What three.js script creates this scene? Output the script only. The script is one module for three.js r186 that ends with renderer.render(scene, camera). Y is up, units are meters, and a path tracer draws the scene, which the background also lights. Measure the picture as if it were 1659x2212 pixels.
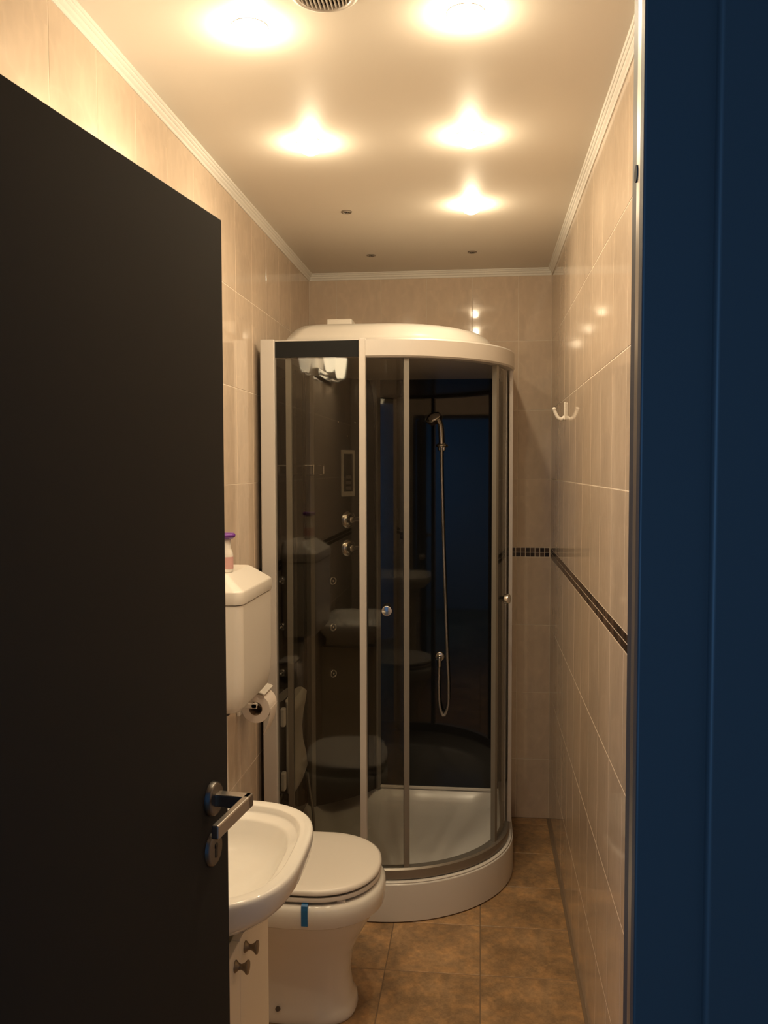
import * as THREE from 'three';
import { RoundedBoxGeometry } from 'three/addons/geometries/RoundedBoxGeometry.js';
import { mergeGeometries } from 'three/addons/utils/BufferGeometryUtils.js';
import { RectAreaLightUniformsLib } from 'three/addons/lights/RectAreaLightUniformsLib.js';

// ---------- camera, exposure, lights ----------
const scene = new THREE.Scene();
scene.background = new THREE.Color(0x05070a);
const FOCAL = 1917;                                                  // pixels, in the 1659 x 2212 frame
const camera = new THREE.PerspectiveCamera(2 * Math.atan(1106 / FOCAL) * 180 / Math.PI, 1659 / 2212, 0.02, 50);
camera.position.set(0, 1.6, 0);
camera.rotation.order = 'YXZ';
const D2R = Math.PI / 180;
camera.rotation.set(-2.816 * D2R, 6.19 * D2R, -0.12 * D2R);
const renderer = new THREE.WebGLRenderer();
renderer.toneMapping = THREE.LinearToneMapping;
renderer.toneMappingExposure = 1.0;
renderer.shadowMap.enabled = true;
RectAreaLightUniformsLib.init();
const LAMP_COLOR = new THREE.Color().setRGB(1, 0.80, 0.53);
const SPOT_POWER = 0.75, GLOW_POWER = 0.17, WALL_LAMP_POWER = 0.006, WALL_SPOT_POWER = 0.45;                         // downward lobe and the glow round each bulb
const DAY_COLOR = new THREE.Color().setRGB(0.20, 0.50, 1.0);
// cool daylight of the corridor behind the camera, from a window in the corridor's left wall
const day = new THREE.RectAreaLight(DAY_COLOR, 7.8, 0.9, 1.2);
day.position.set(-1.225, 1.5, 0.95); day.lookAt(0, 1.5, 0.95); scene.add(day);

// ---------- the room's measures ----------
const XL = -0.781, XR = 0.315, ZB = -4.04, ZF = -0.74, H = 2.485;

// ---------- helpers ----------
const taken = {};
function numbered(n) { const k = taken[n] = (taken[n] ?? -1) + 1; return k ? `${n}_${String(k).padStart(3, '0')}` : n; }
function tag(o, label, category, group, kind) {
  o.userData.label = label; o.userData.category = category;
  if (group) o.userData.group = group;
  if (kind) o.userData.kind = kind;
  return o;
}
function thing(name, label, category, pos = [0, 0, 0], turn = 0, group, kind) {
  const o = new THREE.Group(); o.name = numbered(name); o.position.set(...pos); o.rotation.y = turn;
  scene.add(o); return tag(o, label, category, group, kind);
}
function mesh(name, geo, mat, parent, pos, rot) {
  const m = new THREE.Mesh(geo, mat); m.name = name; m.castShadow = m.receiveShadow = true;
  if (pos) m.position.set(...pos);
  if (rot) m.rotation.set(...rot);
  (parent || scene).add(m); return m;
}
function merge(list) { return mergeGeometries(list.map(g => { const h = g.index ? g.toNonIndexed() : g; for (const k of Object.keys(h.attributes)) if (!['position', 'normal', 'uv'].includes(k)) h.deleteAttribute(k); return h; })); }
function bx(x0, x1, y0, y1, z0, z1) { return new THREE.BoxGeometry(Math.abs(x1 - x0), Math.abs(y1 - y0), Math.abs(z1 - z0)).translate((x0 + x1) / 2, (y0 + y1) / 2, (z0 + z1) / 2); }
function rbx(x0, x1, y0, y1, z0, z1, r = 0.004, s = 3) { return new RoundedBoxGeometry(Math.abs(x1 - x0), Math.abs(y1 - y0), Math.abs(z1 - z0), s, r).translate((x0 + x1) / 2, (y0 + y1) / 2, (z0 + z1) / 2); }
function tube(pts, r, seg = 60, rad = 10, closed = false) { return new THREE.TubeGeometry(new THREE.CatmullRomCurve3(pts.map(p => new THREE.Vector3(...p)), closed), seg, r, rad, closed); }
function lathe(pts, n = 40) { return new THREE.LatheGeometry(pts.map(p => new THREE.Vector2(p[0], p[1])), n); }
let seed = 7; function rnd() { seed = (seed * 1664525 + 1013904223) >>> 0; return seed / 4294967296; }
// rings of equal length -> smooth skin; caps close the ends
function loft(rings, capStart = true, capEnd = true) {
  const n = rings[0].length, P = [], I = [];
  for (const r of rings) for (const p of r) P.push(...p);
  for (let k = 0; k + 1 < rings.length; k++) for (let i = 0; i < n; i++) {
    const a = k * n + i, b = k * n + (i + 1) % n, c = a + n, d = b + n; I.push(a, b, d, a, d, c);
  }
  const cap = (k, flip) => {
    const c = [0, 0, 0]; for (const p of rings[k]) { c[0] += p[0] / n; c[1] += p[1] / n; c[2] += p[2] / n; }
    const base = P.length / 3; P.push(...c);
    for (const p of rings[k]) P.push(...p);
    for (let i = 0; i < n; i++) { const a = base + 1 + i, b = base + 1 + (i + 1) % n; flip ? I.push(base, b, a) : I.push(base, a, b); }
  };
  if (capStart) cap(0, true); if (capEnd) cap(rings.length - 1, false);
  const g = new THREE.BufferGeometry();
  g.setAttribute('position', new THREE.Float32BufferAttribute(P, 3));
  const uv = new Float32Array(P.length / 3 * 2); for (let i = 0; i < P.length / 3; i++) { uv[2 * i] = P[3 * i] + P[3 * i + 2]; uv[2 * i + 1] = P[3 * i + 1]; }
  g.setAttribute('uv', new THREE.BufferAttribute(uv, 2));
  g.setIndex(I); g.computeVertexNormals(); return g;
}
// a tile: front face towards +z with a bevel round it, uv in metres
const tileCache = {};
function tileGeo(w, h, t = 0.006, b = 0.0009) {
  const key = [w, h, t, b].map(v => v.toFixed(4)).join();
  if (tileCache[key]) return tileCache[key];
  const x = w / 2, y = h / 2, P = [], N = [], U = [];
  const quad = (a, c, d, e) => {
    const A = new THREE.Vector3(...a), n = new THREE.Vector3(...c).sub(A).cross(new THREE.Vector3(...d).sub(A)).normalize();
    for (const p of [a, c, d, a, d, e]) { P.push(...p); N.push(n.x, n.y, n.z); U.push(p[0] + x, p[1] + y); }
  };
  const o = [[-x, -y], [x, -y], [x, y], [-x, y]], f = [[-x + b, -y + b], [x - b, -y + b], [x - b, y - b], [-x + b, y - b]];
  quad(...f.map(p => [...p, t]));
  for (let i = 0; i < 4; i++) {
    const j = (i + 1) % 4;
    quad([...o[i], t - b], [...o[j], t - b], [...f[j], t], [...f[i], t]);
    quad([...o[i], 0], [...o[j], 0], [...o[j], t - b], [...o[i], t - b]);
  }
  const g = new THREE.BufferGeometry();
  g.setAttribute('position', new THREE.Float32BufferAttribute(P, 3));
  g.setAttribute('normal', new THREE.Float32BufferAttribute(N, 3));
  g.setAttribute('uv', new THREE.Float32BufferAttribute(U, 2));
  return tileCache[key] = g;
}

// ---------- materials ----------
const M = {};
const std = (rgb, roughness, extra = {}) => new THREE.MeshPhysicalMaterial({ color: new THREE.Color().setRGB(...rgb), roughness, ...extra });
function noiseGrid(n) { const a = []; for (let i = 0; i < n * n; i++) a.push(rnd()); return (x, y) => { x = ((x % n) + n) % n; y = ((y % n) + n) % n; const i = Math.floor(x), j = Math.floor(y), u = x - i, v = y - j, s = u * u * (3 - 2 * u), t = v * v * (3 - 2 * v), q = (p, r) => a[(r % n) * n + p % n]; return (q(i, j) * (1 - s) + q(i + 1, j) * s) * (1 - t) + (q(i, j + 1) * (1 - s) + q(i + 1, j + 1) * s) * t; }; }
function dataTex(w, h, fn, srgb = true) {
  const d = new Uint8Array(w * h * 4);
  for (let y = 0; y < h; y++) for (let x = 0; x < w; x++) { const c = fn(x / w, y / h), k = (y * w + x) * 4; for (let i = 0; i < 3; i++) d[k + i] = Math.max(0, Math.min(255, c[i])); d[k + 3] = 255; }
  const t = new THREE.DataTexture(d, w, h); t.magFilter = THREE.LinearFilter; t.minFilter = THREE.LinearMipmapLinearFilter; t.generateMipmaps = true;
  t.wrapS = t.wrapT = THREE.RepeatWrapping; if (srgb) t.colorSpace = THREE.SRGBColorSpace; t.needsUpdate = true; return t;
}
// glazed wall tile: pale beige with soft upright clouds and thin veins
const nA = noiseGrid(8), nB = noiseGrid(32), nC = noiseGrid(64);
const wallTex = dataTex(512, 512, (u, v) => {
  const a = nA(u * 8, v * 8), b = nB(u * 32, v * 16 + 3 * a), c = nC(u * 64, v * 32);
  const vein = Math.pow(1 - Math.abs(2 * nB(u * 16 + 2 * a, v * 8) - 1), 8);
  const k = 1 + 0.045 * (a - 0.5) + 0.03 * (b - 0.5) + 0.02 * (c - 0.5) + 0.022 * vein;
  return [214 * k, 196 * k, 177 * k];
});
const floorTex = dataTex(1024, 1024, (u, v) => {
  const a = nA(u * 8, v * 8), b = nB(u * 32, v * 32), c = nC(u * 64, v * 64), d = nC(u * 192, v * 192);
  const m = 0.45 * a + 0.3 * b + 0.25 * c, k = 0.70 + 0.58 * m + 0.12 * (d - 0.5);
  return [164 * k, (135 - 6 * b) * k, (102 - 12 * b) * k];
});
function variant(tex, rep, ox, oy) { const t = tex.clone(); t.repeat.set(rep, rep); t.offset.set(ox, oy); t.needsUpdate = true; return t; }
M.tiles = [[0, 0, 1], [0.37, 0.21, 0.97], [0.71, 0.63, 1.02]].map(([x, y, k]) => new THREE.MeshPhysicalMaterial({ map: variant(wallTex, 1.6, x, y), color: new THREE.Color(k, k, k), roughness: 0.055, ior: 1.5 }));
M.tiles.forEach(m => m.color.multiplyScalar(0.98));
M.floorTiles = [[0, 0, 1], [0.4, 0.2, 0.95], [0.15, 0.66, 0.98], [0.77, 0.43, 0.92]].map(([x, y, k]) => new THREE.MeshPhysicalMaterial({ map: variant(floorTex, 1.3, x, y), color: new THREE.Color(k, k, k), roughness: 0.42 }));
M.grout = std([0.78, 0.70, 0.60], 0.9);
M.floorGrout = std([0.20, 0.14, 0.09], 0.95);
M.ceiling = std([0.84, 0.79, 0.71], 0.55);
M.cornice = std([0.82, 0.80, 0.75], 0.5);
M.hall = std([0.40, 0.40, 0.40], 0.9);
M.plaster = std([0.62, 0.62, 0.60], 0.9);
M.mosaic = [[0.035, 0.020, 0.013], [0.060, 0.036, 0.024], [0.10, 0.064, 0.045], [0.022, 0.013, 0.010]].map(c => std(c, 0.2));
M.door = std([0.021, 0.0205, 0.0195], 0.75, { specularIntensity: 0.35 });
M.frame = std([0.050, 0.052, 0.055], 0.5);
M.strip = std([0.46, 0.45, 0.43], 0.36, { metalness: 1 });
M.steel = std([0.44, 0.41, 0.38], 0.3, { metalness: 1 });
M.darkReflectionSteel = std([0.17, 0.16, 0.15], 0.32, { metalness: 1 });  // handle steel, coloured darker to imitate the dim corridor mirrored in it
M.chrome = std([0.78, 0.77, 0.75], 0.14, { metalness: 1 });
M.alu = std([0.60, 0.57, 0.54], 0.42, { metalness: 0.35 });
M.innerAlu = std([0.24, 0.225, 0.20], 0.42, { metalness: 0.4 });
M.darkAlu = std([0.30, 0.28, 0.25], 0.4, { metalness: 0.6 });
M.ceramic = std([0.80, 0.78, 0.73], 0.12, { clearcoat: 0.4, clearcoatRoughness: 0.05 });
M.acrylic = std([0.72, 0.70, 0.67], 0.2);
M.roof = std([0.55, 0.52, 0.48], 0.25);  // white acrylic like the tray, coloured darker to offset lamp light on the dome
M.plastic = std([0.78, 0.74, 0.68], 0.32);
M.blackGlass = std([0.010, 0.011, 0.012], 0.035, { ior: 1.55 });
M.column = std([0.014, 0.013, 0.012], 0.09, { ior: 1.33 });
M.glass = new THREE.MeshPhysicalMaterial({ color: new THREE.Color().setRGB(0.86, 0.855, 0.83), roughness: 0.02, transmission: 1, thickness: 0, ior: 1.40 });
M.shelfGlass = new THREE.MeshPhysicalMaterial({ color: new THREE.Color().setRGB(0.8, 0.85, 0.8), roughness: 0.03, transmission: 1, thickness: 0, ior: 1.5 });
M.black = std([0.008, 0.008, 0.008], 0.4);
M.rubberBlack = std([0.006, 0.007, 0.008], 0.6, { specularIntensity: 0.5 });
M.rubber = std([0.05, 0.045, 0.04], 0.7);
M.cabinet = std([0.86, 0.78, 0.62], 0.4);
M.knob = std([0.26, 0.20, 0.13], 0.35, { metalness: 0.6 });
M.paper = std([0.80, 0.72, 0.66], 0.95);
M.cardboard = std([0.22, 0.15, 0.10], 0.95);
M.purple = std([0.14, 0.03, 0.26], 0.3);
M.pinkLabel = std([0.62, 0.36, 0.34], 0.5);
M.blue = std([0.012, 0.13, 0.34], 0.4);
M.gap = std([0.10, 0.08, 0.06], 0.8);

// ---------- structure ----------
function tiledWall(name, label, slabs, axis, rows, joints, place, normalTurn) {
  const w = thing(name, label, 'wall', [0, 0, 0], 0, null, 'structure');
  mesh('grout_bed', merge(slabs), M.grout, w);
  const g = 0.0022;
  for (const [y0, y1] of rows) for (let i = 0; i + 1 < joints.length; i++) {
    const a = joints[i], b = joints[i + 1], ww = Math.abs(b - a) - g, hh = y1 - y0 - g;
    if (ww < 0.01 || hh < 0.01) continue;
    const m = mesh('tile', tileGeo(ww, hh), M.tiles[Math.floor(rnd() * 3)], w);
    const c = (a + b) / 2; m.position.set(...place(c, (y0 + y1) / 2)); m.rotation.y = normalTurn;
  }
  return w;
}
const BAND0 = 1.199, BAND1 = 1.242, TH = 0.3085, TW = 0.2055;
const rows = [[0, BAND0 - 3 * TH], [BAND0 - 3 * TH, BAND0 - 2 * TH], [BAND0 - 2 * TH, BAND0 - TH], [BAND0 - TH, BAND0], [BAND1, BAND1 + TH], [BAND1 + TH, BAND1 + 2 * TH], [BAND1 + 2 * TH, BAND1 + 3 * TH], [BAND1 + 3 * TH, H]];
function steps(from, to, first, step) { const a = [from]; let v = first; while ((to - from) * (to - v) > 1e-6) { a.push(v); v += step; } a.push(to); return a; }
const T = 0.006;                                                     // tile thickness: wall faces lie at XL, XR, ZB
const backJ = steps(XL, XR, -0.655, TW);
const wallBack = tiledWall('wall_back', 'back wall of beige glazed tiles behind the shower cabin', [bx(XL - 0.12, XR + 0.12, 0, H, ZB - T - 0.12, ZB - T + 0.0052)], 'x', rows, backJ, (c, y) => [c, y, ZB - T], 0);
const sideJ = steps(ZB, ZF, ZB + TW, TW);
const wallRight = tiledWall('wall_right', 'right wall of beige glazed tiles with the white coat hook', [bx(XR + T - 0.0052, XR + T + 0.12, 0, H, ZB - 0.126, ZF)], 'z', rows, sideJ, (c, y) => [XR + T, y, c], -Math.PI / 2);
const wallLeft = tiledWall('wall_left', 'left wall of beige glazed tiles carrying the cistern and washbasin', [bx(XL - T - 0.12, XL - T + 0.0052, 0, H, ZB - 0.126, ZF)], 'z', rows, sideJ, (c, y) => [XL - T, y, c], Math.PI / 2);
// the dark mosaic band: two rows of small squares
const MP = 0.0215, mg = tileGeo(MP - 0.003, MP - 0.003, 0.0068, 0.0012);
function band(wall, n, place, turn, merged) {
  const geos = [];
  for (let i = 0; i < n; i++) for (let r = 0; r < 2; r++) {
    const y = BAND0 + MP * (r + 0.5), p = place(MP * (i + 0.5), y);
    if (merged) geos.push(mg.clone().rotateY(turn).translate(...p));
    else { const m = mesh('mosaic_tile', mg, M.mosaic[Math.floor(rnd() * 4)], wall, p); m.rotation.y = turn; }
  }
  if (merged) mesh('mosaic_tiles', merge(geos), M.mosaic[1], wall).userData.kind = 'stuff';
}
band(wallRight, 112, (s, y) => [XR + T, y, ZB + 0.004 + s], -Math.PI / 2);
band(wallRight, 43, (s, y) => [XR + T, y, ZB + 0.004 + 112 * MP + s], -Math.PI / 2, true);
band(wallBack, 11, (s, y) => [XR - 0.004 - s, y, ZB - T], 0);
band(wallBack, 40, (s, y) => [XR - 0.004 - 11 * MP - s, y, ZB - T], 0, true);
band(wallLeft, 155, (s, y) => [XL - T, y, ZB + 0.004 + s], Math.PI / 2, true);

// floor with 30 cm stone-look tiles
const floor = thing('floor', 'brown stone-look tiled bathroom floor', 'floor', [0, 0, 0], 0, null, 'structure');
mesh('grout_bed', bx(XL - 0.12, XR + 0.12, -0.12, -0.0015, ZB - 0.12, ZF), M.floorGrout, floor);
{
  const xs = steps(XL, XR, -0.600, 0.3025), zs = steps(ZB, ZF, -3.965, 0.305);
  for (let i = 0; i + 1 < xs.length; i++) for (let j = 0; j + 1 < zs.length; j++) {
    const w = xs[i + 1] - xs[i] - 0.003, h = zs[j + 1] - zs[j] - 0.003; if (w < 0.008 || h < 0.008) continue;
    const m = mesh('floor_tile', tileGeo(w, h, 0.006, 0.0012), M.floorTiles[Math.floor(rnd() * 4)], floor, [(xs[i] + xs[i + 1]) / 2, -0.006, (zs[j] + zs[j + 1]) / 2]);
    m.rotation.x = -Math.PI / 2;
  }
}
const ceiling = mesh('ceiling', bx(XL - 0.12, XR + 0.12, H, H + 0.12, ZB - 0.12, ZF), M.ceiling);
tag(ceiling, 'smooth cream bathroom ceiling', 'ceiling', null, 'structure');

// wall between bathroom and corridor with the door opening
const ZH = -0.645, OX0 = -0.545, OX1 = 0.14, OH = 2.03;
const wallFront = thing('wall_front', 'wall holding the doorway', 'wall', [0, 0, 0], 0, null, 'structure');
mesh('masonry', merge([bx(-1.3, OX0, 0, H, ZF + 0.004, ZH - 0.012), bx(OX1, 1.0, 0, H, ZF + 0.004, ZH - 0.012), bx(OX0, OX1, OH, H, ZF + 0.004, ZH - 0.012)]), M.plaster, wallFront);
mesh('tile_facing', merge([bx(XL, OX0, 0, H, ZF, ZF + 0.004), bx(OX1, XR, 0, H, ZF, ZF + 0.004), bx(OX0, OX1, OH, H, ZF, ZF + 0.004)]), M.tiles[0], wallFront);

// corridor behind the camera
const hall = [['wall_hall_left', 'corridor wall with the window on the left', bx(-1.42, -1.3, 0, H, ZH - 0.012, 2.1)], ['wall_hall_right', 'plain corridor wall on the right', bx(1.0, 1.12, 0, H, ZH - 0.012, 2.1)], ['wall_hall_rear', 'plain corridor wall behind the viewer', bx(-1.42, 1.12, 0, H, 2.1, 2.22)]];
for (const [n, l, g] of hall) tag(mesh(n, g, M.hall), l, 'wall', null, 'structure');
tag(mesh('floor_hall', bx(-1.42, 1.12, -0.12, 0, ZF, 2.22), M.floorTiles[3]), 'corridor floor outside the bathroom door', 'floor', null, 'structure');
tag(mesh('ceiling_hall', bx(-1.42, 1.12, H, H + 0.12, ZF, 2.22), M.hall), 'corridor ceiling outside the bathroom door', 'ceiling', null, 'structure');
{
  const w = thing('window_1', 'corridor window letting in cool daylight', 'window', [-1.3, 1.5, 0.95], 0, null, 'structure');
  mesh('pane', bx(0.0, 0.012, -0.6, 0.6, -0.45, 0.45), new THREE.MeshStandardMaterial({ color: 0x101418, emissive: DAY_COLOR.clone(), emissiveIntensity: 0.5, roughness: 0.1 }), w);
  for (const g of [bx(0, 0.04, 0.6, 0.66, -0.51, 0.51), bx(0, 0.04, -0.66, -0.6, -0.51, 0.51), bx(0, 0.04, -0.6, 0.6, -0.51, -0.45), bx(0, 0.04, -0.6, 0.6, 0.45, 0.51), bx(0, 0.03, -0.6, 0.6, -0.02, 0.02)]) mesh('window_frame', g, M.plaster, w);
}

// ribbed cornice: profile across (out from wall, down from ceiling)
const prof = [[0, 0], [0.052, 0], [0.052, -0.005], [0.046, -0.009], [0.040, -0.010], [0.038, -0.016], [0.031, -0.020], [0.026, -0.021], [0.024, -0.029], [0.016, -0.034], [0.012, -0.036], [0.010, -0.044], [0.006, -0.047], [0, -0.047]].map(p => [p[0] * 0.36, p[1] * 0.66]);
function cornice(n, label, len, pos, turn) {
  const s = new THREE.Shape(prof.map(p => new THREE.Vector2(p[0], p[1])));
  const g = new THREE.ExtrudeGeometry(s, { depth: len, bevelEnabled: false }).translate(0, 0, -len / 2);
  const m = mesh('trim_' + n, g, M.cornice, null, pos, [0, turn, 0]);
  tag(m, label, 'cornice', null, 'structure');
}
const ZM = (ZB + ZF) / 2, LZ = ZF - ZB;
cornice(1, 'ribbed white ceiling cornice along the left wall', LZ, [XL, H, ZM], 0);
cornice(2, 'ribbed white ceiling cornice along the right wall', LZ, [XR, H, ZM], Math.PI);
cornice(3, 'ribbed white ceiling cornice along the back wall', XR - XL, [(XL + XR) / 2, H, ZB], -Math.PI / 2);
cornice(4, 'ribbed white ceiling cornice above the doorway', XR - XL, [(XL + XR) / 2, H, ZF], Math.PI / 2);

// door frame: lining, stop, casing, metal strip
{
  const f = thing('trim_5', 'dark door frame with bright metal edge strip, right of the view', 'door frame', [0, 0, 0], 0, null, 'structure');
  const SX = 0.1113;
  mesh('jamb', rbx(SX + 0.002, OX1, 0, OH, -0.698, ZH, 0.002), M.frame, f);
  mesh('jamb', rbx(OX0, -0.527, 0, OH, -0.698, ZH, 0.002), M.frame, f);
  mesh('head', rbx(OX0 + 0.002, OX1 - 0.002, 2.0, OH, -0.697, ZH + 0.001, 0.002), M.frame, f);
  // flat inner architrave and a second, prouder board over it
  for (const [x0, x1] of [[SX, SX + 0.060], [-0.600, -0.529]]) mesh('casing', rbx(x0, x1, 0, 2.07, ZH - 0.010, ZH + 0.006, 0.002), M.frame, f);
  mesh('casing', rbx(-0.529, SX, 2.002, 2.07, ZH - 0.010, ZH + 0.006, 0.002), M.frame, f);
  for (const [x0, x1] of [[SX + 0.0475, SX + 0.135], [-0.68, -0.585]]) mesh('casing_board', rbx(x0, x1, 0, 2.12, ZH - 0.010, ZH + 0.014, 0.004), M.frame, f);
  mesh('casing_board', rbx(-0.585, SX + 0.0475, 2.06, 2.12, ZH - 0.010, ZH + 0.014, 0.004), M.frame, f);
  // gently rounded metal strip along the edge where the door shuts
  const sh = new THREE.Shape(); sh.moveTo(SX + 0.012, 0.642); sh.lineTo(SX, 0.642);
  for (let i = 0; i <= 12; i++) { const t = i / 12; sh.lineTo(SX + 0.009 * t * t * t, 0.642 + 0.060 * t); }
  sh.lineTo(SX + 0.012, 0.702);
  mesh('metal_strip', new THREE.ExtrudeGeometry(sh, { depth: OH - 0.03, bevelEnabled: false }).rotateX(-Math.PI / 2), M.strip, f);
  mesh('screw_cap', new THREE.CylinderGeometry(0.006, 0.006, 0.002, 20).rotateZ(Math.PI / 2).translate(SX + 0.0005, 1.812, -0.668), M.rubber, f);
}

// the open door
{
  const d = thing('door_1', 'dark grey flush door standing open on the left', 'door', [-0.4766, 0.008, -0.71], 82.86 * D2R, null, 'structure');
  const W = 0.645;
  mesh('door_leaf', rbx(0, W, 0, 1.974, -0.04, 0, 0.0025), M.door, d);
  const hx = W - 0.062, hy = 1.092;
  const rose = mesh('rosette', lathe([[0, 0.010], [0.022, 0.010], [0.025, 0.007], [0.026, 0]], 36).rotateX(Math.PI / 2), M.darkReflectionSteel, d, [hx, hy, 0.0]);
  const lv = mesh('lever_handle', merge([
    rbx(hx - 0.009, hx + 0.011, hy - 0.010, hy + 0.010, 0.004, 0.064, 0.003),
    rbx(hx - 0.118, hx + 0.011, hy - 0.010, hy + 0.010, 0.052, 0.064, 0.003)]), M.steel, d);
  const esc = mesh('keyhole_plate', lathe([[0, 0.007], [0.022, 0.007], [0.025, 0.005], [0.026, 0]], 36).rotateX(Math.PI / 2), M.darkReflectionSteel, d, [hx, hy - 0.078, 0]);
  mesh('keyhole', merge([new THREE.CylinderGeometry(0.005, 0.005, 0.001, 16).rotateX(Math.PI / 2).translate(0, 0.005, 0.0075), bx(-0.003, 0.003, -0.012, 0.005, 0.007, 0.008)]), M.black, esc);
}

// ---------- ceiling lamps and fan grille ----------
const lampLabels = [
  ['lit ceiling spotlight nearest the left cornice, beside the fan grille', -0.463, -1.787, 1],
  ['lit ceiling spotlight at the top edge, right of the fan grille', -0.031, -1.780, 1],
  ['lit ceiling spotlight in the second row, left one', -0.463, -2.428, 1],
  ['lit ceiling spotlight in the second row, right one', -0.031, -2.420, 1],
  ['lit ceiling spotlight farthest from the door', -0.033, -3.045, 1],
  ['unlit ceiling spotlight level with the farthest lit lamp', -0.462, -3.077, 0],
  ['unlit ceiling spotlight near the back wall, left one', -0.454, -3.71, 0],
  ['unlit ceiling spotlight near the back wall, right one', -0.036, -3.70, 0]];
const bulbMat = new THREE.MeshStandardMaterial({ color: 0xfff4e0, emissive: new THREE.Color().setRGB(1, 0.80, 0.50), emissiveIntensity: 9, roughness: 0.4 });
for (const [label, x, z, lit] of lampLabels) {
  const l = thing('ceiling_spotlight', label, 'ceiling lamp', [x, H, z], 0, 'ceiling spotlights');
  if (lit) {
    mesh('mounting_ring', lathe([[0.030, -0.0002], [0.0375, -0.0002], [0.0370, -0.0012], [0.030, -0.0012], [0.030, -0.0002]], 40), M.cornice, l);
    mesh('bulb', lathe([[0.001, -0.032], [0.014, -0.030], [0.026, -0.023], [0.033, -0.012], [0.035, -0.0014]], 32), bulbMat, l);
    const p = new THREE.PointLight(LAMP_COLOR, GLOW_POWER, 0, 2); p.position.set(0, -0.025, 0); p.castShadow = true; p.shadow.radius = 0.8; l.add(p);
    const d = new THREE.SpotLight(LAMP_COLOR, SPOT_POWER, 0, 86 * D2R, 1, 2); d.position.set(0, -0.020, 0); d.target.position.set(0, -1, 0); d.castShadow = true; d.shadow.radius = 1; l.add(d); l.add(d.target);
  } else {
    mesh('mounting_ring', lathe([[0.011, 0], [0.019, 0], [0.018, -0.004], [0.012, -0.004], [0.011, 0]], 32), M.steel, l);
    mesh('socket', lathe([[0, -0.0015], [0.0112, -0.0015], [0.0112, 0]], 24), M.black, l);
    for (const s of [-1, 1]) mesh('contact_pin', new THREE.CylinderGeometry(0.0015, 0.0015, 0.007, 8).translate(s * 0.004, -0.005, 0), M.steel, l);
  }
}
{
  const v = thing('fan_grille', 'round grey extractor fan grille in the ceiling', 'vent', [-0.290, H, -1.668]);
  mesh('rim', lathe([[0.050, -0.001], [0.066, -0.0005], [0.064, -0.008], [0.056, -0.013], [0.050, -0.012], [0.050, -0.001]], 60), M.plastic, v);
  mesh('duct', lathe([[0, -0.001], [0.0505, -0.001], [0.0505, -0.0005]], 40), M.rubber, v);
  for (let i = -6; i <= 6; i++) { const x = i * 0.0075, hl = Math.sqrt(0.0502 ** 2 - x * x); mesh('slat', rbx(x - 0.0014, x + 0.0014, -0.011, -0.004, -hl, hl, 0.0008, 1), M.plastic, v); }
}

// twin lamp on the left wall above the washbasin: hidden by the door, seen mirrored in the shower's front glass
{
  const l = thing('wall_lamp', 'twin wall lamp above the washbasin, mirrored in the shower front glass', 'wall lamp', [XL, 2.115, -1.695]);
  mesh('back_plate', rbx(0.0005, 0.016, -0.075, -0.035, -0.22, 0.22, 0.004), M.chrome, l);
  const shade = new THREE.MeshStandardMaterial({ color: 0xfff4e0, emissive: new THREE.Color().setRGB(1, 0.82, 0.55), emissiveIntensity: 11, roughness: 0.4 });
  for (const z of [-0.163, 0.163]) {
    mesh('lamp_arm', tube([[0.012, -0.055, z], [0.04, -0.068, z], [0.058, -0.064, z], [0.06, -0.050, z]], 0.006, 20, 10), M.chrome, l);
    mesh('lamp_shade', lathe([[0.001, -0.050], [0.016, -0.050], [0.022, -0.040], [0.029, 0.0], [0.033, 0.040], [0.034, 0.052], [0.026, 0.054], [0.001, 0.054]], 32), shade, l, [0.06, 0, z]);
    const p = new THREE.PointLight(LAMP_COLOR, WALL_LAMP_POWER, 0, 2); p.position.set(0.06, 0.01, z); p.castShadow = true; p.shadow.radius = 1.5; l.add(p);
    const d = new THREE.SpotLight(LAMP_COLOR, WALL_SPOT_POWER, 0, 78 * D2R, 1, 2); d.position.set(0.06, -0.01, z); d.target.position.set(0.16, -1, z); d.castShadow = true; d.shadow.radius = 1.5; l.add(d); l.add(d.target);
  }
}

// ---------- shower cabin ----------
const CX0 = -0.760, CX1 = 0.135, CZB = -4.030, CZF = -3.030, CR = 0.5;
const cab = thing('shower_cabin', 'corner shower cabin with curved sliding glass doors and dark panels', 'shower cabin', [0, 0, 0]);
const ARC = CR * Math.PI / 2, CCX = CX1 - CR, CCZ = CZF - CR;
// point on the front outline at arc length s (0 = start of the curve), inset by off
function at(s, off) {
  if (s <= 0) return [CCX + s, CZF - off, 0, 1];
  if (s >= ARC) return [CX1 - off, CCZ - (s - ARC), 1, 0];
  const t = Math.PI / 2 - s / CR, c = Math.cos(t), n = Math.sin(t); return [CCX + (CR - off) * c, CCZ + (CR - off) * n, c, n];
}
function sweep(s0, s1, o0, o1, y0, y1, round = 0) {                     // a bar of rectangular section that follows the outline
  const N = Math.max(2, Math.ceil((s1 - s0) / 0.012)), rings = [];
  const ss = []; for (let i = 0; i <= N; i++) ss.push(s0 + (s1 - s0) * i / N);
  for (const b of [0, ARC]) if (b > s0 && b < s1) ss.push(b);
  ss.sort((a, b) => a - b);
  const sec = round ? [[o0 + round, y0], [o0, y0 + round], [o0, y1 - round], [o0 + round, y1], [o1, y1], [o1, y0]] : [[o0, y0], [o0, y1], [o1, y1], [o1, y0]];
  for (const s of ss) rings.push(sec.map(([o, y]) => { const p = at(s, o); return [p[0], y, p[1]]; }));
  return flat(loft(rings));
}
function flat(g) { const h = g.toNonIndexed(); h.computeVertexNormals(); return h; }
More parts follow.
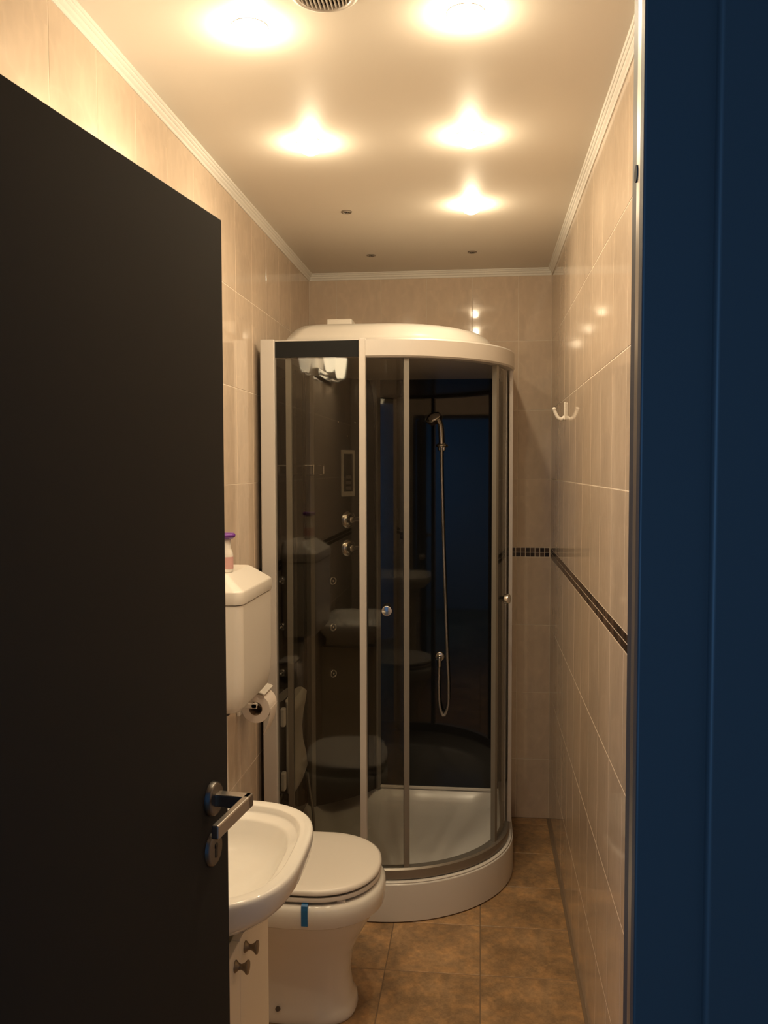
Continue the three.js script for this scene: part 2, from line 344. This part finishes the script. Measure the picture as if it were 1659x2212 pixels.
function outline(i, y, r = CR - i) {                                   // closed plan of the cabin, inset by i
  const P = [], x0 = CX0 + i, x1 = CX1 - i, zb = CZB + i, zf = CZF - i; r = Math.max(r, 0.05);
  const seg = (a, b, n) => { for (let k = 0; k < n; k++) P.push([a[0] + (b[0] - a[0]) * k / n, y, a[1] + (b[1] - a[1]) * k / n]); };
  seg([x0, zb], [x0, zf], 8); seg([x0, zf], [x1 - r, zf], 8);
  for (let k = 0; k < 32; k++) { const t = Math.PI / 2 * (1 - k / 32); P.push([x1 - r + r * Math.cos(t), y, zf - r + r * Math.sin(t)]); }
  seg([x1, zf - r], [x1, zb], 8); seg([x1, zb], [x0, zb], 8);
  return P;
}
function rev(a) { return a.slice().reverse(); }
mesh('skirt', loft([outline(0.006, 0.001), outline(0, 0.006), outline(0, 0.134), outline(0.003, 0.139), outline(0.012, 0.139), outline(0.012, 0.001)], false, false), M.acrylic, cab);
mesh('tray', loft([outline(0.013, 0.125), outline(0.004, 0.1405), outline(0.008, 0.145), outline(0.05, 0.145), outline(0.060, 0.138), outline(0.085, 0.095), outline(0.12, 0.075), outline(0.2, 0.068), outline(0.38, 0.062, 0.12)], false, true), M.acrylic, cab);
{
  const dr = mesh('drain', lathe([[0, 0.004], [0.03, 0.004], [0.04, 0.001], [0.04, 0]], 30), M.acrylic, cab, [-0.50, 0.0665, -3.70]);
}
// rails
mesh('bottom_rail', sweep(-(CCX - CX0), ARC + 0.49, 0.016, 0.05, 0.145, 0.188, 0.006), M.darkAlu, cab);
mesh('top_rail', sweep(-0.045, ARC + 0.49, 0.004, 0.05, 1.980, 2.046, 0.006), M.alu, cab);
// fixed front panel with frame posts
const FZ = CZF - 0.006;
const fp = mesh('fixed_glass_panel', bx(-0.712, -0.410, 0.188, 2.040, FZ - 0.016, FZ - 0.010), M.glass, cab);
mesh('dark_band', bx(-0.710, -0.414, 1.984, 2.040, FZ - 0.0095, FZ - 0.007), M.rubberBlack, fp);
mesh('inner_rail', bx(CX0 + 0.02, CCX - 0.045, 1.982, 2.046, FZ - 0.050, FZ - 0.024), M.alu, cab);
mesh('frame_post', rbx(CX0, -0.709, 0.15, 2.046, FZ - 0.03, FZ + 0.006, 0.004), M.alu, cab);
mesh('frame_post', rbx(-0.415, -0.392, 0.15, 2.046, FZ - 0.024, FZ + 0.006, 0.003), M.alu, cab);
mesh('frame_post', rbx(CX1 - 0.026, CX1 - 0.002, 0.188, 1.980, CZB, CZB + 0.03, 0.003), M.alu, cab);
mesh('fixed_side_glass', sweep(ARC + 0.0, ARC + 0.47, 0.014, 0.019, 0.188, 1.985), M.glass, cab);
mesh('frame_post', merge([sweep(ARC - 0.01, ARC + 0.012, 0.008, 0.022, 0.188, 1.985)]), M.alu, cab);
// sliding door leaves
function leaf(s0, s1, lead, knobS) {
  const o = 0.030, g = mesh('sliding_door', sweep(s0, s1, o, o + 0.005, 0.180, 1.985), M.glass, cab);
  for (const s of [s0, s1]) mesh('edge_profile', sweep(s - 0.010, s + 0.010, o - 0.006, o + 0.012, 0.180, 1.985), M.innerAlu, g);
  const p = at(knobS, o), a = Math.atan2(p[2], p[3]);
  mesh('door_knob', lathe([[0, 0], [0.008, 0], [0.008, 0.016], [0.016, 0.018], [0.018, 0.022], [0.018, 0.036], [0.016, 0.039], [0, 0.039]], 32).rotateX(Math.PI / 2).rotateY(a), M.chrome, g, [p[0], 1.108, p[1]]);
}
leaf(-0.300, 0.118, 1, 0.045);
leaf(0.560, 1.000, 0, 0.605);
// dark back and side walls of the cabin
mesh('back_panel', rbx(-0.50, CX1 - 0.028, 0.14, 2.02, -3.985, -3.972, 0.002), M.blackGlass, cab);
mesh('side_panel', rbx(CX0 + 0.004, CX0 + 0.016, 0.14, 2.02, -3.74, CZF - 0.05, 0.002), M.blackGlass, cab);
mesh('panel_seal', rbx(-0.47, CX1 - 0.03, 0.143, 0.156, -3.972, -3.962, 0.003), M.plastic, cab);
// hydro-massage column across the rear corner, bowed outward, leaning back at its head
const K0 = [-0.716, -3.714], K1 = [-0.462, -3.968], KL = Math.hypot(K1[0] - K0[0], K1[1] - K0[1]);
const kx = [(K1[0] - K0[0]) / KL, (K1[1] - K0[1]) / KL], kn = [-kx[1], kx[0]];
const col = new THREE.Group(); col.name = 'control_column'; cab.add(col);
col.position.set((K0[0] + K1[0]) / 2, 0, (K0[1] + K1[1]) / 2); col.rotation.y = Math.PI / 4;      // local z = out of the corner
{
  const rings = [];
  for (let k = 0; k <= 40; k++) {
    const y = 0.14 + (2.01 - 0.14) * k / 40, lean = Math.max(0, (y - 1.72) / 0.29), r = [];
    for (let i = 0; i <= 20; i++) { const u = -1 + 2 * i / 20; r.push([u * KL / 2, y, 0.022 * (1 - u * u) - 0.045 * lean * lean * (1 - 0.3 * u * u)]); }
    r.push([KL / 2, y, -0.06]); r.push([-KL / 2, y, -0.06]);
    rings.push(r);
  }
  mesh('column_face', loft(rings), M.column, col);
  for (const s of [-1, 1]) mesh('edge_trim', rbx(s * KL / 2 - 0.011, s * KL / 2 + 0.011, 0.14, 2.015, -0.02, 0.014, 0.003), M.innerAlu, col);
  // display with its keys
  const dz = 0.0225;
  const dp = mesh('control_display', rbx(-0.036, 0.036, 1.478, 1.680, dz - 0.004, dz + 0.004, 0.003), std([0.46, 0.44, 0.40], 0.35), col);
  mesh('screen', rbx(-0.024, 0.024, 1.500, 1.664, dz + 0.002, dz + 0.0052, 0.002), M.column, dp);
  for (let i = 0; i < 3; i++) mesh('key', rbx(-0.014, 0.014, 1.508 + i * 0.024, 1.522 + i * 0.024, dz + 0.004, dz + 0.0068, 0.0012), std([0.11, 0.10, 0.09], 0.4), dp);
  for (const y of [1.377, 1.253]) {
    const kb = mesh('control_knob', lathe([[0, 0.030], [0.010, 0.030], [0.014, 0.026], [0.0145, 0.014], [0.022, 0.010], [0.032, 0.006], [0.034, 0]], 40).rotateX(Math.PI / 2), M.chrome, col, [0.002, y, 0.021]); kb.scale.setScalar(1.15);
    mesh('knob_lever', tube([[0, 0, 0.02], [0.012, 0.003, 0.040], [0.020, 0.004, 0.052]], 0.0085, 12, 14), M.chrome, kb);
    mesh('lever_tip', new THREE.SphereGeometry(0.0105, 20, 14).translate(0.021, 0.004, 0.053), M.chrome, kb);
  }
  for (const y of [1.115, 0.913, 0.710]) for (const s of [-1, 1]) {
    const j = mesh('massage_jet', lathe([[0.0105, 0.003], [0.0125, 0.009], [0.0160, 0.009], [0.0185, 0.004], [0.0195, 0]], 30).rotateX(Math.PI / 2), M.chrome, col, [s * 0.080, y, 0.016]);
    mesh('jet_well', new THREE.CylinderGeometry(0.0108, 0.0108, 0.002, 24).rotateX(Math.PI / 2).translate(0, 0, 0.004), M.black, j);
    mesh('nozzle', new THREE.SphereGeometry(0.0048, 16, 12).translate(0, 0, 0.005), M.chrome, j);
  }
  for (const [x, y] of [[-0.045, 1.80], [0.045, 1.80], [0.0, 1.74], [-0.045, 1.72], [0.06, 1.76]]) mesh('spray_nozzle', new THREE.SphereGeometry(0.0045, 12, 10).translate(x, y, 0.019 - 2 * x * x), M.chrome, col);
  // small ledge below the jets
}
// glass corner shelf with a gallery rail
{
  const sh = mesh('glass_shelf', rbx(CX0 + 0.016, -0.640, 1.572, 1.578, -3.68, -3.30, 0.002), M.shelfGlass, cab);
  mesh('gallery_rail', tube([[-0.742, 1.612, -3.42], [-0.660, 1.612, -3.42], [-0.648, 1.612, -3.44], [-0.648, 1.612, -3.64], [-0.655, 1.612, -3.66], [-0.70, 1.612, -3.665]], 0.003, 60, 8), M.chrome, sh);
  for (const z of [-3.43, -3.655]) mesh('rail_post', new THREE.CylinderGeometry(0.004, 0.004, 0.04, 12).translate(-0.650, 1.595, z), M.chrome, sh);
}
// pale moulded folding seat on the side panel
{
  const rings = [], pr = [[0.335, 0.012, 0.5], [0.350, 0.035, 0.8], [0.40, 0.052, 1], [0.45, 0.046, 0.98], [0.50, 0.034, 0.92], [0.56, 0.030, 0.90], [0.62, 0.036, 0.94], [0.67, 0.046, 1], [0.70, 0.05, 1], [0.712, 0.03, 0.95]];
  for (const [y, d, w] of pr) { const r = []; for (let i = 0; i < 24; i++) { const t = i / 24 * 2 * Math.PI, c = Math.cos(t), s = Math.sin(t), q = v => Math.sign(v) * Math.pow(Math.abs(v), 0.6); r.push([CX0 + 0.018 + d * (0.5 + 0.5 * q(c)), y, -3.40 + 0.13 * w * q(s)]); } rings.push(rev(r)); }
  const st = mesh('folding_seat', loft(rings), M.plastic, cab);
  for (const y of [0.42, 0.665]) mesh('seat_bracket', rbx(CX0 + 0.016, CX0 + 0.034, y - 0.035, y + 0.035, -3.255, -3.225, 0.006), M.plastic, st);
  mesh('drain_hose', tube([[-0.70, 0.36, -3.52], [-0.695, 0.30, -3.53], [-0.675, 0.22, -3.50], [-0.665, 0.14, -3.47], [-0.675, 0.085, -3.45], [-0.69, 0.075, -3.46]], 0.006, 50, 10), M.darkAlu, cab);
}
// hand shower, slide holder, hose and wall elbow on the back panel
{
  const Z = -3.93;
  const hs = mesh('hand_shower', tube([[-0.170, 1.690, Z + 0.01], [-0.172, 1.74, Z + 0.012], [-0.176, 1.79, Z + 0.02], [-0.186, 1.818, Z + 0.035]], 0.011, 30, 16), M.chrome, cab);
  mesh('shower_head', lathe([[0, 0.016], [0.018, 0.014], [0.034, 0.004], [0.036, -0.004], [0.033, -0.008], [0, -0.008]], 36), M.chrome, hs, [-0.206, 1.822, Z + 0.05], [0.5, 0, 0.45]);
  const hb = mesh('shower_holder', merge([rbx(-0.186, -0.154, 1.675, 1.715, -3.972, Z + 0.0, 0.008), new THREE.TorusGeometry(0.019, 0.0065, 12, 30).rotateX(Math.PI / 2).translate(-0.170, 1.700, Z + 0.01)]), M.chrome, cab);
  mesh('shower_hose', tube([[-0.170, 1.690, Z + 0.01], [-0.170, 1.62, Z + 0.008], [-0.165, 1.4, Z], [-0.156, 1.1, Z], [-0.145, 0.8, Z], [-0.138, 0.62, Z], [-0.142, 0.53, Z], [-0.160, 0.492, Z], [-0.176, 0.53, Z], [-0.181, 0.60, Z], [-0.180, 0.70, Z], [-0.179, 0.725, Z + 0.003]], 0.0062, 160, 10), std([0.62, 0.60, 0.57], 0.28, { metalness: 0.9 }), cab);
  const el = mesh('wall_elbow', merge([lathe([[0, 0.010], [0.018, 0.009], [0.022, 0.004], [0.023, 0]], 30).rotateX(Math.PI / 2).translate(-0.179, 0.752, -3.972), new THREE.CylinderGeometry(0.010, 0.010, 0.05, 18).rotateX(Math.PI / 2).translate(-0.179, 0.752, -3.947), new THREE.CylinderGeometry(0.010, 0.009, 0.04, 18).translate(-0.179, 0.735, Z + 0.002), new THREE.SphereGeometry(0.0115, 18, 14).translate(-0.179, 0.752, Z + 0.002)]), M.chrome, cab);
}
// white moulded roof
{
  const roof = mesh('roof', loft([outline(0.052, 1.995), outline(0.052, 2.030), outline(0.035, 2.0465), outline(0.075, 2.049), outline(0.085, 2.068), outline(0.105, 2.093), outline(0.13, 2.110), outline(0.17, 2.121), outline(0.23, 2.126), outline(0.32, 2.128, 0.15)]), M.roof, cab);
  mesh('fan_box', rbx(-0.60, -0.50, 2.120, 2.184, -3.56, -3.46, 0.006), M.plastic, roof);
  mesh('roof_screw', new THREE.CylinderGeometry(0.006, 0.008, 0.012, 12).translate(-0.305, 2.132, -3.46), M.plastic, roof);
  mesh('roof_plug', new THREE.SphereGeometry(0.014, 18, 12).translate(-0.232, 2.126, -3.42), M.plastic, roof);
}

// ---------- toilet ----------
const TZ = -2.545;
function egg(y, front, back, b, mid = 0.55, n = 2.2, dz = 0) {
  const P = [], xm = back + (front - back) * mid;
  for (let i = 0; i < 64; i++) {
    const t = -i / 64 * 2 * Math.PI, c = Math.cos(t), s = Math.sin(t), e = c > 0 ? 2 / n : 2 / 3.2;
    P.push([xm + (c > 0 ? front - xm : xm - back) * Math.sign(c) * Math.pow(Math.abs(c), e), y, TZ + dz - b * Math.sign(s) * Math.pow(Math.abs(s), e)]);
  }
  return rev(P);
}
{
  const t = thing('toilet', 'white floor-standing toilet with its lid closed', 'toilet');
  mesh('bowl', loft([egg(0.001, -0.362, -0.70, 0.110, .6, 2.6), egg(0.012, -0.358, -0.70, 0.113, .6, 2.6), egg(0.035, -0.363, -0.70, 0.110, .6, 2.6), egg(0.055, -0.374, -0.695, 0.101, .6, 2.5), egg(0.117, -0.380, -0.69, 0.099, .6, 2.4), egg(0.188, -0.369, -0.69, 0.112, .6, 2.3), egg(0.25, -0.338, -0.70, 0.145, .58), egg(0.295, -0.312, -0.71, 0.172, .56), egg(0.322, -0.300, -0.72, 0.184, .55), egg(0.329, -0.294, -0.72, 0.189, .55), egg(0.331, -0.283, -0.72, 0.200, .55), egg(0.336, -0.277, -0.72, 0.206, .55), egg(0.365, -0.274, -0.72, 0.210, .55), egg(0.385, -0.276, -0.72, 0.209, .55), egg(0.396, -0.283, -0.72, 0.203, .55), egg(0.399, -0.293, -0.71, 0.194, .55)]), M.ceramic, t);
  const seat = mesh('seat', loft([egg(0.4120, -0.325, -0.69, 0.165), egg(0.4105, -0.302, -0.70, 0.188), egg(0.4070, -0.293, -0.70, 0.196), egg(0.4080, -0.289, -0.70, 0.199), egg(0.4100, -0.288, -0.70, 0.200), egg(0.4195, -0.288, -0.70, 0.200), egg(0.4210, -0.290, -0.70, 0.198), egg(0.4190, -0.297, -0.70, 0.191), egg(0.4150, -0.310, -0.70, 0.180), egg(0.4140, -0.335, -0.69, 0.155)]), M.plastic, t);
  const lid = mesh('lid', loft([egg(0.4380, -0.335, -0.69, 0.155), egg(0.4370, -0.306, -0.70, 0.184), egg(0.4310, -0.296, -0.70, 0.193), egg(0.4265, -0.291, -0.70, 0.198), egg(0.4268, -0.289, -0.70, 0.200), egg(0.4290, -0.287, -0.70, 0.202), egg(0.4385, -0.288, -0.70, 0.201), egg(0.4435, -0.296, -0.70, 0.193), egg(0.4465, -0.32, -0.69, 0.172), egg(0.4485, -0.38, -0.64, 0.12)]), M.plastic, t);
  for (const s of [-1, 1]) mesh('seat_hinge', merge([new THREE.CylinderGeometry(0.011, 0.011, 0.04, 16).rotateX(Math.PI / 2).translate(-0.708, 0.418, TZ + s * 0.075), new THREE.CylinderGeometry(0.008, 0.008, 0.03, 12).translate(-0.708, 0.405, TZ + s * 0.075)]), M.plastic, t);
  for (const [x, z] of [[-0.575, TZ + 0.100]]) mesh('floor_screw', new THREE.CylinderGeometry(0.007, 0.007, 0.006, 14).rotateX(Math.PI / 2 - 0.5).translate(x, 0.045, z + 0.009), M.gap, t);
  for (const s of [-1, 1]) for (const x of [-0.60, -0.38]) mesh('seat_buffer', rbx(x - 0.012, x + 0.012, 0.397, 0.406, TZ + s * 0.165 - 0.006, TZ + s * 0.165 + 0.006, 0.002), M.plastic, t);
  mesh('lid_buffer', rbx(-0.34, -0.32, 0.4142, 0.4375, TZ - 0.02, TZ + 0.02, 0.002), M.plastic, t);
}
// blue strip hooked over the rim
{
  const g = new THREE.ExtrudeGeometry((() => { const s = new THREE.Shape(); const p = [[0.0, 0.401], [0.022, 0.401], [0.0265, 0.397], [0.0275, 0.385], [0.0275, 0.345], [0.0290, 0.345], [0.0290, 0.388], [0.0275, 0.400], [0.022, 0.4035], [0, 0.4035]]; p.forEach((q, i) => i ? s.lineTo(...q) : s.moveTo(...q)); return s; })(), { depth: 0.018, bevelEnabled: false });
  const m = mesh('tape_strip', g, M.blue, null, [-0.466, 0.002, TZ + 0.182], [0, -Math.PI / 2, 0]);
  tag(m, 'short blue plastic strip hanging over the toilet rim', 'strip');
}

// ---------- cistern and flush pipe ----------
function rrect(y, x0, x1, z0, z1, r, n = 6) {
  const P = []; r = Math.min(r, (x1 - x0) / 2.01, (z1 - z0) / 2.01);
  for (const [cx, cz, a] of [[x1 - r, z1 - r, 0], [x0 + r, z1 - r, 1], [x0 + r, z0 + r, 2], [x1 - r, z0 + r, 3]]) for (let k = 0; k <= n; k++) { const t = (a + k / n) * Math.PI / 2; P.push([cx + r * Math.cos(t), y, cz + r * Math.sin(t)]); }
  return rev(P);
}
{
  const c = thing('toilet_cistern', 'white plastic cistern mounted high on the left wall', 'cistern');
  const w = XL + 0.001, f = -0.640, n = -2.325, b = -2.685;
  mesh('tank', loft([rrect(0.925, w, f - 0.045, b + 0.055, n - 0.03, 0.02), rrect(0.930, w, f - 0.018, b + 0.040, n - 0.016, 0.025), rrect(0.945, w, f - 0.006, b + 0.026, n - 0.006, 0.025), rrect(0.985, w, f - 0.002, b + 0.008, n - 0.001, 0.025), rrect(1.03, w, f, b + 0.002, n, 0.025), rrect(1.228, w, f, b, n, 0.025)]), M.plastic, c);
  mesh('tank_lid', loft([rrect(1.2295, w, f - 0.002, b + 0.002, n - 0.002, 0.025), rrect(1.2315, w, f + 0.003, b - 0.003, n + 0.003, 0.027), rrect(1.262, w, f + 0.003, b - 0.003, n + 0.003, 0.027), rrect(1.268, w, f - 0.002, b + 0.002, n - 0.002, 0.025), rrect(1.302, w, f - 0.048, b + 0.040, n - 0.040, 0.02), rrect(1.307, w, f - 0.056, b + 0.048, n - 0.048, 0.02)]), M.plastic, c);
  mesh('flush_pipe', tube([[-0.752, 0.93, -2.50], [-0.752, 0.7, -2.50], [-0.753, 0.47, -2.51], [-0.754, 0.38, -2.53], [-0.748, 0.345, -2.545], [-0.724, 0.34, -2.545]], 0.019, 40, 16), M.plastic, c);
  mesh('pipe_nut', new THREE.CylinderGeometry(0.028, 0.026, 0.05, 8).translate(-0.752, 0.905, -2.50), M.rubber, c);
}
{
  const b = thing('spray_bottle', 'slim white bottle with a purple cap standing on the cistern', 'bottle', [-0.715, 1.3075, -2.440]);
  mesh('bottle_body', lathe([[0, 0], [0.019, 0], [0.0205, 0.003], [0.0205, 0.05], [0.018, 0.060], [0.0135, 0.070], [0.0135, 0.096], [0, 0.096]], 32), M.plastic, b);
  mesh('label', lathe([[0.0208, 0.010], [0.0209, 0.011], [0.0209, 0.043], [0.0208, 0.044]], 32), M.pinkLabel, b);
  mesh('cap', lathe([[0, 0.094], [0.018, 0.094], [0.0265, 0.100], [0.028, 0.106], [0.024, 0.111], [0, 0.112]], 32), M.purple, b);
}
// ---------- paper roll and holder ----------
{
  const h = thing('paper_holder', 'white wall holder carrying the toilet roll under the cistern', 'holder');
  mesh('wall_plate', rbx(XL + 0.001, XL + 0.012, 0.80, 0.885, -2.90, -2.76, 0.004), M.plastic, h);
  mesh('hood', (() => { const r = []; for (let k = 0; k <= 10; k++) { const t = Math.PI * (0.62 - 0.40 * k / 10) + 0.3; const p = a => [-0.722 + a * Math.cos(t), 0.822 + a * Math.sin(t)]; const o = p(0.060), i = p(0.057); r.push([[o[0], o[1], -2.89], [o[0], o[1], -2.77], [i[0], i[1], -2.77], [i[0], i[1], -2.89]]); } return flat(loft(r)); })(), M.plastic, h);
  mesh('spindle', new THREE.CylinderGeometry(0.008, 0.008, 0.14, 14).rotateX(Math.PI / 2).translate(-0.722, 0.836, -2.83), M.plastic, h);
  for (const z of [-2.897, -2.763]) mesh('arm', rbx(XL + 0.008, -0.712, 0.828, 0.844, z - 0.003, z + 0.003, 0.002), M.plastic, h);
  const r = thing('toilet_roll', 'partly used toilet paper roll with a loose end hanging down', 'toilet roll', [-0.722, 0.822, -2.83]);
  mesh('paper', lathe([[0.022, -0.048], [0.046, -0.048], [0.0475, -0.0465], [0.0475, 0.0465], [0.046, 0.048], [0.022, 0.048]], 48).rotateX(Math.PI / 2), M.paper, r);
  mesh('core', lathe([[0.022, -0.0485], [0.022, 0.0485], [0.0205, 0.0485], [0.0205, -0.0485], [0.022, -0.0485]], 32).rotateX(Math.PI / 2), M.cardboard, r);
  const P = []; for (let k = 0; k <= 12; k++) { const t = -k / 12; const x = 0.049 - 0.004 * k / 12 - 0.02 * (k / 12) ** 2, y = 0.085 * t; P.push([[x, y, -0.047], [x, y, 0.047], [x - 0.001, y, 0.047], [x - 0.001, y, -0.047]]); }
  mesh('loose_sheet', flat(loft(P)), M.paper, r);
}

// ---------- washbasin and cabinet ----------
{
  const b = thing('washbasin', 'white ceramic washbasin half hidden by the open door', 'washbasin');
  const ZC = -1.683, XC = -0.585, hw = 0.254, fx = -0.338, bxk = XL + 0.001;
  const ring = (s, y, sh = 0) => {
    const P = [];
    for (let i = 0; i < 72; i++) {
      const t = i / 72 * 2 * Math.PI, c = Math.cos(t), q = Math.sin(t);
      let x, z;
      if (c >= 0) { const e = 2 / 3.1; x = XC + (fx - XC) * Math.pow(c, e); z = Math.sign(q) * hw * Math.pow(Math.abs(q), e); }
      else { const e = 2 / 7; x = XC - (XC - bxk) * Math.pow(-c, e); z = Math.sign(q) * hw * Math.pow(Math.abs(q), e); }
      P.push([XC + sh + (x - XC) * s, y, ZC + z * s]);
    }
    return rev(P);
  };
  mesh('basin', loft([ring(0.42, 0.722, -0.10), ring(0.58, 0.730, -0.07), ring(0.74, 0.750, -0.03), ring(0.86, 0.775), ring(0.945, 0.796), ring(0.985, 0.812), ring(1.0, 0.832), ring(1.0, 0.842), ring(0.993, 0.848), ring(0.975, 0.851), ring(0.90, 0.850), ring(0.885, 0.847), ring(0.872, 0.838), ring(0.86, 0.834), ring(0.80, 0.829, 0.003), ring(0.77, 0.824, 0.005), ring(0.72, 0.803, 0.008), ring(0.62, 0.775, 0.01), ring(0.42, 0.752, 0.01), ring(0.12, 0.745, 0.01)]), M.ceramic, b);
  mesh('basin_drain', lathe([[0, 0.003], [0.018, 0.003], [0.022, 0.001], [0.022, 0]], 28), M.chrome, b, [XC + 0.01, 0.7455, ZC]);
  const c = thing('vanity_cabinet', 'cream cabinet with two small knobs beneath the washbasin', 'cabinet');
  const z0 = -1.80, z1 = -1.36, f = -0.462;
  mesh('body', merge([bx(XL + 0.001, f, 0.06, 0.715, z0, z0 + 0.016), bx(XL + 0.001, f, 0.06, 0.715, z1 - 0.016, z1), bx(XL + 0.001, f, 0.06, 0.076, z0 + 0.016, z1 - 0.016), bx(XL + 0.001, XL + 0.01, 0.076, 0.715, z0 + 0.016, z1 - 0.016), bx(XL + 0.02, f - 0.03, 0.001, 0.06, z0 + 0.01, z1 - 0.01)]), M.cabinet, c);
  const zm = -1.580;
  for (const [a, d, k] of [[z0, zm - 0.001, zm - 0.034], [zm + 0.001, z1, zm + 0.034]]) {
    const dr = mesh('cabinet_door', rbx(f, f + 0.018, 0.065, 0.718, a, d, 0.002), M.cabinet, c);
    mesh('door_knob', lathe([[0.011, 0], [0.011, 0.002], [0.006, 0.007], [0.005, 0.012], [0.008, 0.018], [0.0125, 0.022], [0.0125, 0.025], [0, 0.026]], 24).rotateZ(-Math.PI / 2), M.knob, dr, [f + 0.018, 0.688, k]);
  }
}

// ---------- coat hook ----------
{
  const h = thing('coat_hook', 'small white coat hook on the right tiled wall', 'hook', [XR, 1.808, -3.37]);
  mesh('hook_plate', rbx(-0.006, 0.0, -0.030, 0.036, -0.009, 0.009, 0.003), M.plastic, h);
  mesh('hook_prong', tube([[-0.004, -0.018, 0], [-0.014, -0.026, 0], [-0.026, -0.022, 0], [-0.036, -0.006, 0], [-0.042, 0.010, 0]], 0.0068, 30, 12), M.plastic, h);
  mesh('prong_tip', new THREE.SphereGeometry(0.0080, 16, 12).translate(-0.042, 0.011, 0), M.plastic, h);
}

renderer.render(scene, camera);
